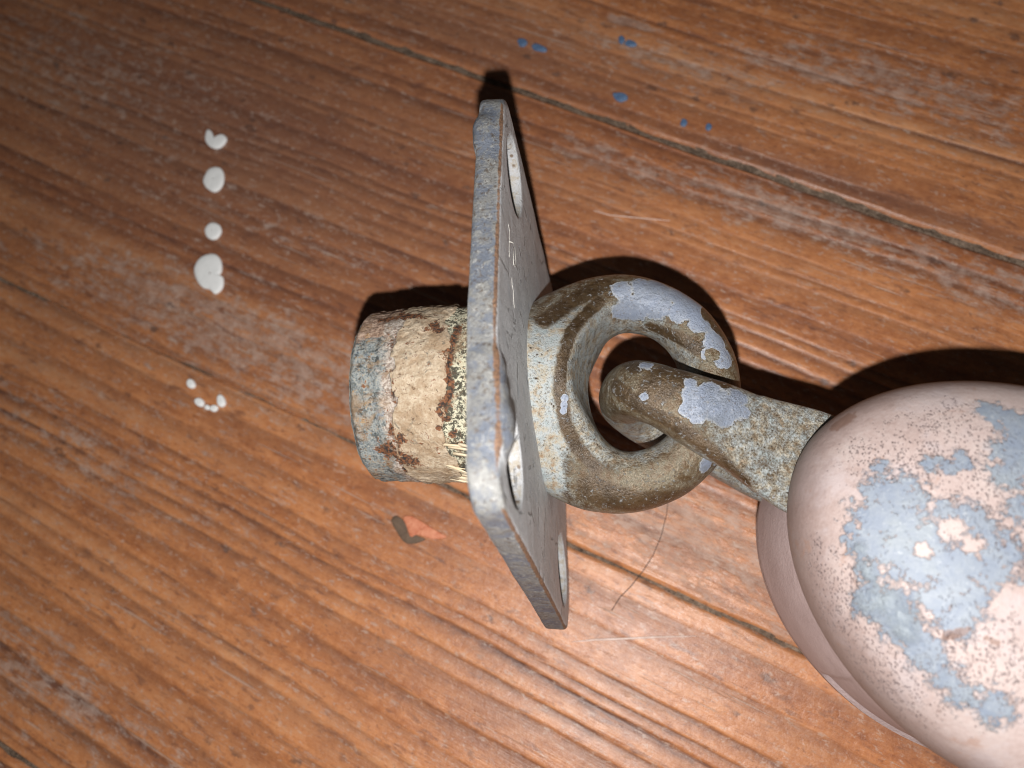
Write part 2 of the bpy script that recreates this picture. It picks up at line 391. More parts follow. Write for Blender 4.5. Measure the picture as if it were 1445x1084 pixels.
def cheek_material():
    t = NT('chalky_pink_shell')
    paint = t.attr('paint'); rim = t.attr('rim'); pits = t.attr('pits'); thick = t.attr('thick')
    g = t.noise(.02, 5, .6); f = t.noise(.3, 4, .7); m = t.noise(.07, 6, .72, .3)
    pink = t.ramp(t.add(t.mul(g, .6), t.mul(f, .4)), [(.3, (.27, .20, .182)), (.5, (.34, .270, .254)), (.7, (.385, .328, .312))])
    pink = t.mix(t.mul(t.step(t.noise(.028, 4, .65, .3, None, 8), .5, .68), .55), pink, (.36, .31, .315))
    pink = t.mix(t.mul(t.step(t.add(rim, t.mul(t.sub(m, .5), 1.0)), .35, 1.0), .6), pink, (.185, .125, .11))
    pink = t.mix(t.mul(t.step(t.noise(.035, 5, .7, .4, None, 60), .60, .70), .55), pink, (.26, .155, .115))
    # bluish haze left in the pores
    haze = t.step(t.add(t.mul(t.noise(.06, 6, .75, .2, None, 25), .9), t.mul(paint, .16)), .46, .60)
    pink = t.mix(t.mul(haze, .40), pink, (.26, .275, .315))
    n1 = t.noise(.026, 5, .62, .3, None, 3); n2 = t.noise(.16, 5, .7, .2, None, 41)
    e = t.add(paint, t.add(t.mul(t.sub(n1, .5), 2.0), t.mul(t.sub(n2, .5), 3.2)))
    pm = t.math('MAXIMUM', t.step(e, .12, .24), t.mul(t.step(e, -.12, .12), .28))
    pc = t.mix(t.step(m, .35, .65), (.15, .178, .228), (.19, .215, .25))
    pc = t.mix(t.mul(t.step(g, .55, .72), .5), pc, (.20, .225, .235))
    pc = t.mix(t.mul(t.step(n2, .60, .66), .4), pc, (.36, .38, .40))
    col = t.mix(pm, pink, pc)
    # pits
    wob = t.noise(.4, 3, .7, 0, None, 9)
    ps = None
    for k, (sx, sy, th_, lo_t) in enumerate(((.36, .21, .30, .34), (.22, .13, .18, .55), (.50, .33, .30, .40))):
        vd = t.voro(1.0, t.stretch(sx, sy, sx, .75, (k * 37.0, k * 11.0, 0)))
        p1 = t.step(t.add(vd, t.mul(t.sub(wob, .5), .35)), th_, th_ * .55)
        sel = t.step(t.add(pits, t.add(t.mul(t.sub(m, .5), 1.5), t.mul(t.sub(t.noise(.12, 2, .5, 0, None, 5 + k * 9), .5), 2.2))), lo_t, lo_t + .25)
        p1 = t.mul(p1, sel); ps = p1 if ps is None else t.math('MAXIMUM', ps, p1)
    ps = t.mul(ps, t.math('SUBTRACT', 1, t.mul(pm, .7)))
    col = t.mix(t.mul(ps, .65), col, (.12, .09, .095))
    sc = t.step(t.noise(1, 2, .5, 0, t.stretch(.006, .2, .1, 1.1)), .70, .75)
    col = t.mix(t.mul(sc, .35), col, (.17, .10, .08))
    sr = t.step(t.add(t.attr('scar'), t.mul(t.sub(n2, .5), 1.6)), .05, .35)
    col = t.mix(t.mul(sr, .7), col, (.16, .09, .065))
    tk = t.mul(t.step(t.add(thick, t.add(t.mul(t.sub(n1, .5), 2.0), t.mul(t.sub(m, .5), 1.8))), -.35, 1.0), t.add(.6, t.mul(m, .8)))
    h = t.add(t.mul(pm, 1.2), t.add(t.mul(tk, 1.5), t.add(t.mul(ps, -1.3), t.add(t.mul(f, .35), t.mul(m, .6)))))
    col = t.mix(t.mul(tk, .35), col, (.20, .235, .25))
    return t.done(col, t.add(t.mul(f, .2), t.add(.42, t.mul(tk, -.12))), t.bump(h, 1.6, .8), 0, .4)

def inner_material():
    t = NT('smooth_mauve_shell')
    g = t.noise(.02, 4, .6); f = t.noise(.2, 4, .7)
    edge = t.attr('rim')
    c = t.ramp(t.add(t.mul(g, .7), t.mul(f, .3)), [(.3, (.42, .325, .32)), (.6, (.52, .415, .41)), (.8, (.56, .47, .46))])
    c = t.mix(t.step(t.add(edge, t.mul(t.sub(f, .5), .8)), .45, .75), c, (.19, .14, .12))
    return t.done(c, .55, t.bump(t.add(g, f), .8), 0, .3)

def plain(name, a, b, scale, rough, bump=1.0, spec=.3, metal=0.0):
    t = NT(name); n = t.noise(scale, 5, .65); f = t.noise(scale * 6, 3, .6)
    v = t.add(t.mul(n, .65), t.mul(f, .35))
    return t.done(t.ramp(v, [(.35, a), (.65, b)]), rough, t.bump(v, bump, .7), metal, spec)

M_WOOD = wood_material(); M_DIRT = dirt_material(); M_BRONZE = bronze_material(); M_PLATE = plate_material()
M_STUB = stub_material(); M_CHEEK = cheek_material(); M_INNER = inner_material()
M_WHITE = plain('dried_white_paint', (.80, .82, .82), (.88, .89, .89), .06, .5, 1.5)
M_BLUE = plain('dried_blue_paint', (.05, .095, .19), (.15, .235, .38), .16, .32, 1.5, .6)
M_SCR = plain('scratched_bright_metal', (.60, .58, .52), (.72, .70, .64), .1, .5)
M_HAIR = plain('dark_hair', (.05, .035, .028), (.09, .06, .045), .1, .5)
M_FIBRE = plain('tan_fibre', (.45, .28, .16), (.6, .42, .28), .1, .6)
M_SPL = plain('raw_splinter', (.50, .40, .26), (.68, .59, .44), .1, .75)
M_FRESH = plain('fresh_orange_wood', (.45, .125, .058), (.68, .29, .17), .08, .5, 3)
M_GOUGE_HOLE = plain('gouge_hole_dark', (.085, .055, .036), (.16, .105, .07), .06, .6, 2)  # dark tone for the hole beside the gouge
M_SHEAVE = plain('worn_brass_sheave', (.12, .08, .04), (.24, .18, .10), .03, .5, 1, .5, .5)
M_PIN = plain('blue_grey_pin', (.25, .30, .33), (.38, .42, .45), .05, .5, 2)
M_SCUFF_GLINT = plain('scuff_painted_glint', (.50, .36, .30), (.72, .58, .52), .08, .3, 1)  # scuff colour brightened to paint in the flash's highlight

# ------------------------------------------------------------------ floor of planks
ANG = math.radians(-26.0); CA, SA = math.cos(ANG), math.sin(ANG)
def uv_of(p): return p[0] * CA + p[1] * SA, -p[0] * SA + p[1] * CA
def xy_of(u, v): return u * CA - v * SA, u * SA + v * CA
u1, v1 = uv_of(floor_pt(760, 134)); u2, v2 = uv_of(floor_pt(800, 765))
SEAMS = [(v2 - 1842, 0, 0), (v2 - 1228, 0, 0), (v2 - 614, .01, 0), (v2, .0150, u2), (v1, -.0150, u1), (v1 + 618, -.01, 0), (v1 + 1230, 0, 0), (v1 + 1850, 0, 0)]
fl = mesh_obj('floor', [(*xy_of(a_, b_), -34) for a_, b_ in ((-2690, SEAMS[0][0] + 4), (2690, SEAMS[0][0] + 4), (2690, SEAMS[-1][0] - 4), (-2690, SEAMS[-1][0] - 4))], [(0, 1, 2, 3)], M_DIRT)
fl['kind'] = 'structure'; fl['label'] = 'worn varnished pine floor boards with dirty seams'
GREYS = [floor_pt(x, y)[:2].tolist() + [rx, ry, s] for x, y, rx, ry, s in
         [(330, 470, 420, 70, 1.0), (1000, 765, 260, 75, 1.0), (1120, 300, 230, 38, .9), (1280, 120, 210, 50, .9), (880, 230, 110, 30, .8),
          (120, 90, 320, 130, .55), (960, 90, 190, 40, .7), (60, 960, 260, 60, .7), (330, 300, 300, 60, .35), (1390, 400, 200, 40, .8), (130, 640, 250, 90, .5), (893, 33, 34, 8, 2.6), (1140, 100, 120, 16, 1.3)]]
REDS = [floor_pt(x, y)[:2].tolist() + [rx, ry, s] for x, y, rx, ry, s in
        [(300, 180, 620, 300, 1.0), (650, 40, 420, 80, .8), (1180, 255, 300, 22, .8), (560, 300, 260, 130, .5)]]
def ell(u, v, lst):
    m = np.zeros_like(u)
    for x, y, ru, rv, s in lst:
        cu, cv = uv_of((x, y)); m = np.maximum(m, s * np.exp(-((u - cu) / ru) ** 2 - ((v - cv) / rv) ** 2))
    return m
rng = np.random.default_rng(11)
TONE = [0, 0, .06, -.06, .05, .0, 0]
RINGAMP = [1, 1, 1.0, .8, .62, .6, 1]
GAP = [2, 2, 2, 1.7, 4.2, 3, 2, 2]
plank_objs = []
for i in range(len(SEAMS) - 1):
    (va, ma, ua), (vb, mb, ub) = SEAMS[i], SEAMS[i + 1]
    near = i in (1, 2, 3, 4, 5)
    us = np.linspace(-2700, 2700, 136 if near else 30); nv = 250 if near else 60
    ts = np.linspace(0, 1, nv)
    e = .012; ts = np.concatenate([[0, 0, e * .25, e * .5, e * .75], np.linspace(e, 1 - e, nv - 10), [1 - e * .75, 1 - e * .5, 1 - e * .25, 1, 1]])
    uu, tt = np.meshgrid(us, ts, indexing='ij')
    lo_ = va + ma * (uu - ua) + GAP[i]; hi_ = vb + mb * (uu - ub) - GAP[i + 1]
    for q, arr, sg in ((i, 'lo', 1), (i + 1, 'hi', -1)):
        if q == 3:
            cl = 1.35 * (1 - sstep(-420, 60, uu - u2))
            if arr == 'lo': lo_ = lo_ - cl
            else: hi_ = hi_ + cl
    rag = lambda k: 1.6 * vnoise(np.stack([uu / 28, uu * 0 + i, uu * 0], -1), k)
    lo_ = lo_ + rag(60 + i); hi_ = hi_ + rag(80 + i)
    vv = lo_ + (hi_ - lo_) * tt
    # growth rings: warped sawtooth bands, early wood to a sharp late-wood edge
    wv = vv + 26 * vnoise(np.stack([uu / 900, vv / 420, uu * 0], -1), 5 + i) + 5 * vnoise(np.stack([uu / 190, vv / 120, uu * 0], -1), 9 + i)
    b = np.cumsum(rng.uniform(13, 50, 110)); b = b - b[55] + (va + vb) / 2
    st = rng.uniform(.4, 1.0, 111)
    k = np.clip(np.searchsorted(b, wv) - 1, 0, 108); t = (wv - b[k]) / (b[k + 1] - b[k]); wd = b[k + 1] - b[k]
    ring = st[k] * (.45 * sstep(.12, .65, t) + .55 * sstep(.55, .86, t)) * (1 - sstep(.94, 1.0, t)) * np.clip(1.35 - wd / 90, .5, 1)
    gr = ell(uu, vv, GREYS); rd = ell(uu, vv, REDS)
    brk = .85 + .55 * fbm(np.stack([uu / 260, vv / 30, uu * 0], -1), 2, 31 + i)
    ring = ring * np.clip(brk, 0, 1.2) * RINGAMP[i]
    z = -2.2 * ring + 1.6 * fbm(np.stack([uu / 420, vv / 60, uu * 0], -1), 3, 21 + i)
    dist = np.minimum(vv - lo_, hi_ - vv)
    z = z - 5 * (1 - sstep(0, 7, dist)) ** 2 - 2.0
    z[:, 0] = -30; z[:, -1] = -30
    tone = .5 + TONE[i] + .5 * fbm(np.stack([uu / 1400, wv / 46, uu * 0], -1), 3, 41 + i)
    X, Y = xy_of(uu, vv)
    V = np.stack([X, Y, z], -1).reshape(-1, 3)
    base_u, base_v = 0.0, (va + vb) / 2
    ox, oy = xy_of(base_u, base_v)
    # local axes along the grain so the material's grain follows the board
    L = np.stack([uu - base_u, vv - base_v, z], -1).reshape(-1, 3)
    F = grid_faces(len(us), len(ts))
    o = mesh_obj('plank', L, F, M_WOOD, None, dict(ring=ring, tone=tone, grey=gr, red=rd))
    o.parent = fl; o.location = (ox * U, oy * U, 0); o.rotation_euler = (0, 0, ANG); o['base'] = (ox, oy, 0.0)
    plank_objs.append(o)

# packed dirt in the seams
for i, (vs, ms, u0) in enumerate(SEAMS[1:-1]):
    us = np.linspace(-2700, 2700, 260); hw = GAP[i + 1] + 3
    rows = []
    for k, f_ in enumerate((-1, -.5, 0, .5, 1)):
        v_ = vs + ms * (us - u0) + f_ * hw
        z_ = -8.5 + 3.0 * vnoise(np.stack([us / 16, us * 0 + k, us * 0], -1), i) + 1.5
        x_, y_ = xy_of(us, v_); rows.append(np.stack([x_, y_, z_], -1))
    V = np.stack(rows, 1).reshape(-1, 3)
    o = mesh_obj('seam_dirt', V, grid_faces(260, 5)[:, ::-1], M_DIRT); o.parent = fl; o.matrix_parent_inverse = Matrix.Identity(4)

# ------------------------------------------------------------------ mast eye plate: stub + square plate + eye
PC = np.array([-99.0, 219.0, 264.0]); c15, s15 = math.cos(math.radians(15)), math.sin(math.radians(15))
E1 = np.array([0, -c15, s15]); E2 = np.array([0, s15, c15])
TH = 26.0; HS = 224.0; HO = 160.0; HR = 40.0
LEAN = lambda Y, Z: -.03 * (Z - 256) - .032 * (Y - 218) + .042 * np.maximum(0, 218 - Y) * Z / 485
eyeplate = thing('eye_plate', 'square grey metal plate on edge with a bronze eye and a crusty stub',
                 'eye plate', (-104.0, 300.0, 0.0))
def plate_fn(G):                      # local: a, b in the plate, n thickness (0 = eye side, -TH = stub side)
    n, a, b = G[..., 0], G[..., 1], G[..., 2]
    wob = 1.6 * fbm(np.stack([a / 40, b / 40, n / 30], -1), 3, 3)
    r = np.where((a > 0) & (b < 0), 44, 31)
    qa, qb = np.abs(a) - (HS - r), np.abs(b) - (HS - r)
    d2 = np.hypot(np.maximum(qa, 0), np.maximum(qb, 0)) + np.minimum(np.maximum(qa, qb), 0) - r
    d2 = d2 + wob * 1.3
    # chipped, mushroomed near corner over the hole
    dn = np.abs(n + TH / 2) - TH / 2 + .35 * wob
    d = smax(d2, dn, 5)
    for ca, cb, cn, rr in ((HO - 12, HS - 12, -5, 13), (HO - 34, HS - 11, -7, 11), (HO - 58, HS - 11, -9, 10), (HO + 8, HS - 13, -6, 12), (-HS + 52, HS - 7, -TH + 7, 7.5), (-HS + 64, HS - 6, -TH + 6, 7.5), (-HS + 78, HS - 7, -TH + 7, 7)):
        d = smin(d, np.sqrt((a - ca) ** 2 + (b - cb) ** 2 + (n - cn) ** 2) - rr + wob * 2.2, 14)
    for sa in (-1, 1):
        for sb in (-1, 1):
            h = np.hypot(a - sa * HO, b - sb * HO) - HR - np.clip((n + 4) * .5, 0, 3)
            d = smax(d, -h, 2.5)
    return d
V, F = surface_nets(plate_fn, (-TH - 18, -HS - 12, -HS - 12), (20, HS + 12, HS + 12), 2.4)
n, a, b = V.T
side = np.maximum(np.abs(a), np.abs(b)); near_h = np.min([np.hypot(a - p * HO, b - q * HO) for p in (-1, 1) for q in (-1, 1)], 0)
hole = sstep(HR + 2.5, HR + .8, near_h) * sstep(1, -1.5, n)
edge = np.clip(sstep(HS - 3, HS - .5, side) + sstep(1.2, 3, n) * (b > HS - 45), 0, 1)
edge = np.maximum(edge, sstep(HS * 1.414 - 12 - 14, HS * 1.414 - 12 - 6, np.hypot(a, b)))
ridge = np.exp(-((n + .5) ** 2 + (np.minimum(HS - side, 99)) ** 2) / 14.0)
Wd = PC + n[:, None] * np.array([1, 0, 0]) + a[:, None] * E1 + b[:, None] * E2
Wd[:, 0] += LEAN(Wd[:, 1], Wd[:, 2])
plate = mesh_obj('plate', Wd, F, M_PLATE, eyeplate, dict(edge=edge, ridge=ridge, hole=hole))
plate_bvh = bvh(Wd, F)

# eye: round boss flowing into a ring
EC = np.array([-16.0, 213.0, 250.0])
def eye_fn(G):
    x, y, z = G[..., 0], G[..., 1], G[..., 2]
    wob = 1.2 * fbm(G / 30.0, 2, 8)
    rb = np.hypot(y - 216, z - 250)
    boss = smax(rb - 90 + np.clip((x + 70) * .12, 0, 6), np.abs(x + 70) - 38, 18)
    flange = smax(rb - 95 + np.clip((x + 104) * .35, 0, 9), np.abs(x + 100) - 8, 4)
    q = np.hypot(x - EC[0], y - EC[1]) - 101
    zz = z - EC[2]
    tor = (np.sqrt((q / 34) ** 2 + (zz / 39) ** 2) - 1) * 34
    tor = smax(tor, -(x + 95), 8)
    d = smin(boss, tor, 40)
    az = np.abs(z - 246)
    ax_, ay_ = 50.5 + .15 * az, 66.5 + .05 * az
    hol = (np.sqrt(((x - 4.5) / ax_) ** 2 + ((y - 214.5) / ay_) ** 2) - 1) * 60
    d = smax(d, -hol, 15)
    d = smin(d, flange, 6)
    return d + wob * .8
V, F = surface_nets(eye_fn, (-118, 70, 145), (128, 358, 355), 2.2)
ring_bvh = bvh(V, F)
pa = spot_mask(V, spots(ring_bvh, [(880, 410, 20), (905, 407, 24), (932, 407, 26), (958, 417, 26), (978, 435, 24), (900, 430, 26), (878, 440, 18), (930, 432, 26),
    (992, 455, 22), (1008, 480, 20), (1022, 505, 18), (1034, 485, 16), (955, 440, 18), (1000, 500, 12), (1003, 447, -15), (1014, 464, -13), (1005, 500, -9),
    (998, 655, 15), (1003, 642, 11), (1012, 650, 9), (797, 562, 7), (796, 572, 7), (795, 580, 6)]))
ba = spot_mask(V, spots(ring_bvh, stroke([(846, 425), (822, 447), (806, 468), (794, 508), (790, 545), (798, 600), (815, 633), (842, 662)], 11) + stroke([(770, 452), (805, 425), (850, 402)], 17)
    + stroke([(835, 690), (870, 706), (900, 712), (950, 706), (985, 690), (1012, 668)], 25) + stroke([(1000, 445), (1016, 470)], 16) + stroke([(920, 462), (955, 476), (985, 492)], 11)))
x, y, z = V.T
rr = np.hypot(x - EC[0], y - EC[1])
pl = np.clip(.95 * sstep(-62, -82, x) * sstep(230, 300, z) * sstep(285, 255, y) + .50 * sstep(100, 84, rr) + .22 * sstep(0, -75, x) + .06, 0, 1) - .03
eye = mesh_obj('eye', V, F, M_BRONZE, eyeplate, dict(paint=pa, bare=ba, pale=pl))

# stub behind the plate
nu, nv = 150, 420
xs = np.concatenate([np.linspace(-124, -290, nu - 22), np.full(22, -290.0)])
rs = np.concatenate([np.full(nu - 22, 98.0), np.linspace(98, 0.5, 22)])
th = np.linspace(0, 2 * np.pi, nv, endpoint=False)
xx, tt = np.meshgrid(xs, th, indexing='ij'); r0 = np.repeat(rs[:, None], nv, 1)
sxp = np.stack([xx / 26, np.cos(tt) * 98 / 26, np.sin(tt) * 98 / 26], -1)
nz = fbm(sxp, 4, 51); nz2 = fbm(sxp * 2.6, 3, 61)
e1 = -238 + 17 * nz + 7 * nz2; e2 = -187 + 16 * fbm(sxp * .8 + 9, 3, 71)
crust = sstep(e1 - 3, e1 + 3, xx) * (1 - sstep(e2 - 3, e2 + 3, xx))
lip = sstep(-262, -258, xx + 3 * nz) * (1 - crust) * (xx < -235)
tip = 1 - sstep(-256 - 14, -250 + 14, xx + 16 * nz + 6 * nz2)
flake = sstep(-206, -192, xx + 10 * nz2)
disp = 3.2 * crust + .7 * crust * np.round(2 * fbm(sxp * 1.1 + 3, 3, 91)) + 1.6 * nz + 1.5 * nz2 + 1.2 * lip - 6.0 * sstep(-284, -291, xx) * (r0 > 90)
rad = r0 + disp * (r0 / 98)
V = np.stack([xx + np.where(r0 < 97.9, 1.5 * nz, 0), 217 + rad * np.cos(tt), 252 + rad * np.sin(tt)], -1).reshape(-1, 3)
F = grid_faces(nu, nv, True)
stub_bvh = bvh(V, F)
edge_l = np.exp(-((xx - e1 + 2) / 5) ** 2) * (.35 + .9 * fbm(sxp * 1.3 + 31, 2, 81))
salmon = sstep(20, 60, 98 * np.cos(tt) + 14 * nz) * (xx > -288)
st = spot_mask(V, spots(stub_bvh, stroke([(646, 462), (638, 490), (631, 522), (637, 548), (627, 570), (630, 590)], 7) + [(627, 572, 13), (624, 582, 10), (610, 458, 13), (618, 466, 10), (646, 630, 10), (640, 612, 7), (619, 603, 7), (563, 617, 12), (556, 612, 8)]
    + stroke([(545, 634), (562, 646), (584, 652)], 15) + stroke([(540, 452), (575, 446), (600, 447)], 9)))
stub = mesh_obj('stub', V, F, M_STUB, eyeplate, dict(crust=crust.ravel(), stain=np.maximum(st * .8, np.clip(edge_l, 0, 1).ravel() * 1.3 - .3), salmon=salmon.ravel(), tip=tip.ravel(), flake=flake.ravel()))

def tube(pts, radii, name, mat, parent=None, sides=6, origin=None):
    pts = np.array(pts, float); radii = np.broadcast_to(radii, len(pts)); Vs = []
    for i, p in enumerate(pts):
        d = pts[min(i + 1, len(pts) - 1)] - pts[max(i - 1, 0)]; d = d / np.linalg.norm(d)
        a_ = np.cross(d, [0, 0, 1.0] if abs(d[2]) < .9 else [1.0, 0, 0]); a_ /= np.linalg.norm(a_); b_ = np.cross(d, a_)
        for k in range(sides):
            f = 2 * math.pi * k / sides; Vs.append(p + radii[i] * (math.cos(f) * a_ + math.sin(f) * b_))
    F_ = [tuple(int(q) for q in f) for f in grid_faces(len(pts), sides, True)]
    F_ += [tuple(range(sides)), tuple(range(len(pts) * sides - sides, len(pts) * sides))[::-1]]
    return mesh_obj(name, Vs, F_, mat, parent, origin=origin)
def hit(tree, px, py, lift=0.0):
    h_ = tree.ray_cast(Vector(CAM), Vector(ray(px, py)))
    return None if h_[0] is None else np.array(h_[0]) + np.array(h_[1]) * lift

# raw fibres sticking out of the stub's lower edge
for k in range(26):
    f = math.radians(random.uniform(184, 232)); r = 98 + random.uniform(0, 3)
    x0 = random.uniform(-200, -150); ln = random.uniform(18, 44); f2 = f + random.uniform(-.09, .05)
    p = lambda x_, ff, q: np.array([x_, 217 + q * math.cos(ff), 252 + q * math.sin(-ff)])
    f = math.pi - (f - math.pi) if False else f
    tube([p(x0, f, r), p(x0 + ln * .5, (f + f2) / 2, r + 3), p(x0 + ln, f2, r + random.uniform(1, 9))], [2.0, 1.5, .5], 'splinter', M_SPL, eyeplate, 5)
# marks scratched into the plate's grey face
for pts in ([(717, 316), (719, 327), (718.6, 341), (718.4, 352), (718.6, 363)],
            [(718.6, 341), (724, 342.5), (726.5, 350), (727.5, 362), (726.5, 377), (724.6, 374), (724.4, 362), (724.4, 349)],
            [(722, 392), (722.6, 402), (724.4, 411), (724.6, 424), (725.8, 435)]):
    q = [hit(plate_bvh, px, py, .15) for px, py in pts]; q = [v_ for v_ in q if v_ is not None]
    if len(q) > 1: tube(q, .45, 'scratch', M_SCR, eyeplate, 5)
# fibre stuck on the plate's near edge
q0 = hit(plate_bvh, 668, 222)
if q0 is not None:
    tube([q0, q0 + [-8, -1, 3], q0 + [-16, -5, 1], q0 + [-22, -7, -2]], .5, 'fibre', M_FIBRE, eyeplate, 5)

# ------------------------------------------------------------------ pulley block
BC = np.array([335.0, 3.0]); BA = math.radians(-37.2); AX, BX, NX = 215.0, 165.0, 1.9
ZU, ZL, DOME = 322.0, 146.0, 118.0
block = thing('pulley_block', 'pulley block with bulging chalky pink cheeks and flaking blue grey paint',
              'pulley', (335.0, 3.0, 0.0))
ca_, sa_ = math.cos(BA), math.sin(BA)
def egg(t_, s_=1.0):
    c, s = np.cos(t_), np.sin(t_)
    r = (np.abs(c) ** NX + np.abs(s) ** NX) ** (-1 / NX)
    return r * c * AX * s_, r * s * BX * s_
def b2w(p, q, z): return np.stack([BC[0] + p * ca_ - q * sa_, BC[1] + p * sa_ + q * ca_, z], -1)
def cheek(name, zr, sgn, mat, pin):
    nt, nr = 300, 110
    tt_ = np.linspace(0, 2 * np.pi, nt, endpoint=False)
    # profile from crown (r=0) to rim, rounded lip, then flat inner face
    k = np.linspace(0, 1, nr - 14)
    ang_ = k * math.pi / 2
    pr = np.sin(ang_) ** .74; ph = DOME * np.cos(ang_) ** .80
    hole_r = .235
    if pin:
        ph = np.where(pr < hole_r, ph - 26 * sstep(hole_r, hole_r - .05, pr), ph) 
    lr_, ld_ = np.linspace(0, math.pi / 2, 12), 20.0
    lip_r = np.array([1.0, .998, .990, .975, .955]); lip_h = np.array([-3, -7, -10.5, -12, -12.5]) + 0
    if sgn < 0:                                    # the lower shell carries the side wall up to the upper cheek's lip
        k_ = np.linspace(0, 1, 40); wall = ZU - ZL + 1.0
        lip_r = 1.0 - .085 * k_ + .018 * np.sin(k_ * math.pi); lip_h = -12.5 - wall * k_ * (DOME + 12.5) / DOME + 12.5 - 0.01
        lip_h = lip_h - 12.5 * 0
        inn = np.linspace(.90, .02, 6); tail = np.full(6, lip_h[-1])
    else:
        inn = np.linspace(.93, .02, 26); tail = np.full(26, -12.5)
    pr = np.concatenate([pr, lip_r, inn]); ph = np.concatenate([ph, lip_h, tail]) + (12.5 if sgn > 0 else 0)
    P, T = np.meshgrid(pr, tt_, indexing='ij'); Hh = np.repeat(ph[:, None], nt, 1)
    x_, y_ = egg(T); x_, y_ = x_ * P, y_ * P
    bmp = 1.6 * fbm(np.stack([x_ / 60, y_ / 60, Hh / 60 + sgn], -1), 3, 90) * (Hh > 13)
    if sgn > 0: z_ = zr + (Hh * (DOME / (DOME + 12.5)) + bmp)
    else:                                          # the wall steps in where its end piece stops
        stp = 1 - .026 * sstep(-97, -91, x_ + .25 * y_) * (Hh < -4)
        x_, y_ = x_ * stp, y_ * stp
        z_ = zr - np.where(Hh > 0, Hh, Hh * (DOME / (DOME + 12.5)))
    V_ = b2w(x_, y_, z_).reshape(-1, 3)
    F_ = grid_faces(len(pr), nt, True)
    if sgn < 0: F_ = F_[:, ::-1]
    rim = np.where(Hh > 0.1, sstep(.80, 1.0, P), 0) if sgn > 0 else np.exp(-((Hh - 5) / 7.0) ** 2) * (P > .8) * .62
    return V_, F_, rim.ravel(), P.ravel()
V, F, rim, P = cheek('cheek', ZU, 1, M_CHEEK, True)
ch_bvh = bvh(V, F)
pm = spot_mask(V, spots(ch_bvh, [(1240, 690, 28), (1265, 700, 34), (1240, 730, 38), (1275, 735, 36), (1230, 770, 34), (1265, 775, 42), (1300, 760, 28), (1320, 795, 40), (1360, 795, 42), (1392, 785, 34),
    (1380, 752, 26), (1365, 730, 22), (1350, 815, 36), (1398, 805, 24), (1300, 800, 28), (1330, 720, 14), (1235, 850, 26), (1260, 852, 26), (1268, 880, 28), (1290, 902, 26), (1312, 928, 28), (1332, 952, 24), (1358, 980, 22),
    (1345, 965, 18), (1225, 805, 22), (1240, 660, 14), (1312, 655, 11), (1360, 650, 13), (1440, 640, 34), (1420, 670, 20), (1430, 600, 24), (1400, 580, 18), (1330, 845, 22), (1362, 850, 24), (1350, 880, 18), (1380, 840, 18), (1400, 1000, 24),
    (1345, 748, -15), (1302, 777, -10), (1372, 768, -11), (1340, 660, 10), (1200, 745, 9), (1190, 760, 6), (1440, 720, 18)]))
tk = spot_mask(V, spots(ch_bvh, [(1237, 848, 22), (1255, 850, 22), (1272, 872, 20), (1280, 892, 14), (1213, 775, 12), (1222, 800, 14), (1228, 815, 10)]))
pit = spot_mask(V, spots(ch_bvh, [(1300, 640, 90), (1400, 660, 110), (1200, 850, 90), (1260, 960, 90), (1420, 720, 90), (1350, 930, 90), (1160, 800, 50), (1330, 600, 70), (1420, 940, 80), (1230, 650, 60)]))
scr = spot_mask(V, spots(ch_bvh, [(1334, 898, 6), (1342, 896, 7), (1350, 894, 7), (1358, 891, 6), (1367, 887, 4), (1392, 901, 4), (1400, 905, 5), (1408, 907, 4), (1195, 590, 16), (1182, 600, 14)]))
mesh_obj('cheek', V, F, M_CHEEK, block, dict(scar=scr, paint=pm, rim=rim, pits=pit, thick=tk))
V, F, rim, P = cheek('shell', ZL, -1, M_INNER, False)
mesh_obj('shell', V, F, M_INNER, block, dict(rim=rim))
ts_ = np.linspace(0, 2 * np.pi, 96, endpoint=False)
prof = [(37, ZU + 60), (37, ZU + DOME - 12), (34, ZU + DOME - 9), (20, ZU + DOME - 7), (.5, ZU + DOME - 6)]
V = np.concatenate([b2w(r_ * np.cos(ts_), r_ * np.sin(ts_), np.full(96, z_)) for r_, z_ in prof])
mesh_obj('pin', V, grid_faces(len(prof), 96, True), M_PIN, block)

# bronze becket loop through the eye
AXD = np.array([.8935, -.449]); TIP = np.array([-31.0, 219.0])
def axis(s): return TIP + AXD * s
zt, zb = 320.0, 178.0
path = []     # (s, z, half width, half thickness)
for k in range(40):
    f = k / 39; s = 258 - f * 178
    t = sstep(60, 205, s)
    path.append((s, zt - 14 * sstep(110, 215, s), 31 + 9 * sstep(60, 150, s) + 13 * sstep(140, 225, s) ** 1.0, 29 - 16 * sstep(100, 205, s)))
for k in range(1, 26):
    f = math.pi * k / 26
    path.append((80 - 50 * math.sin(f) ** .8, (zt + zb) / 2 + (zt - zb) / 2 * math.cos(f), 30.5, 29))
for k in range(40):
    f = k / 39; s = 80 + f * 160
    path.append((s, zb - 40 * sstep(110, 215, s), 31 - 5 * sstep(90, 150, s), 27 - 10 * sstep(90, 170, s)))
path = np.array(path); pc = np.concatenate([axis(path[:, 0][:, None].ravel()[i])[None] for i in range(len(path))])
C3 = np.column_stack([pc, path[:, 1]])
side_v = np.array([-AXD[1], AXD[0], 0])
nt = 72; ts_ = np.linspace(0, 2 * np.pi, nt, endpoint=False); V = []
for i in range(len(C3)):
    d = C3[min(i + 1, len(C3) - 1)] - C3[max(i - 1, 0)]; d /= np.linalg.norm(d)
    nrm = np.cross(side_v, d)
    c, s = np.cos(ts_), np.sin(ts_); e = 2.3 + 1.2 * (path[i, 3] < 20)
    r_ = (np.abs(c) ** e + np.abs(s) ** e) ** (-1 / e)
    V.append(C3[i] + (r_ * c * path[i, 2])[:, None] * side_v + (r_ * s * path[i, 3])[:, None] * nrm)
V = np.concatenate(V)
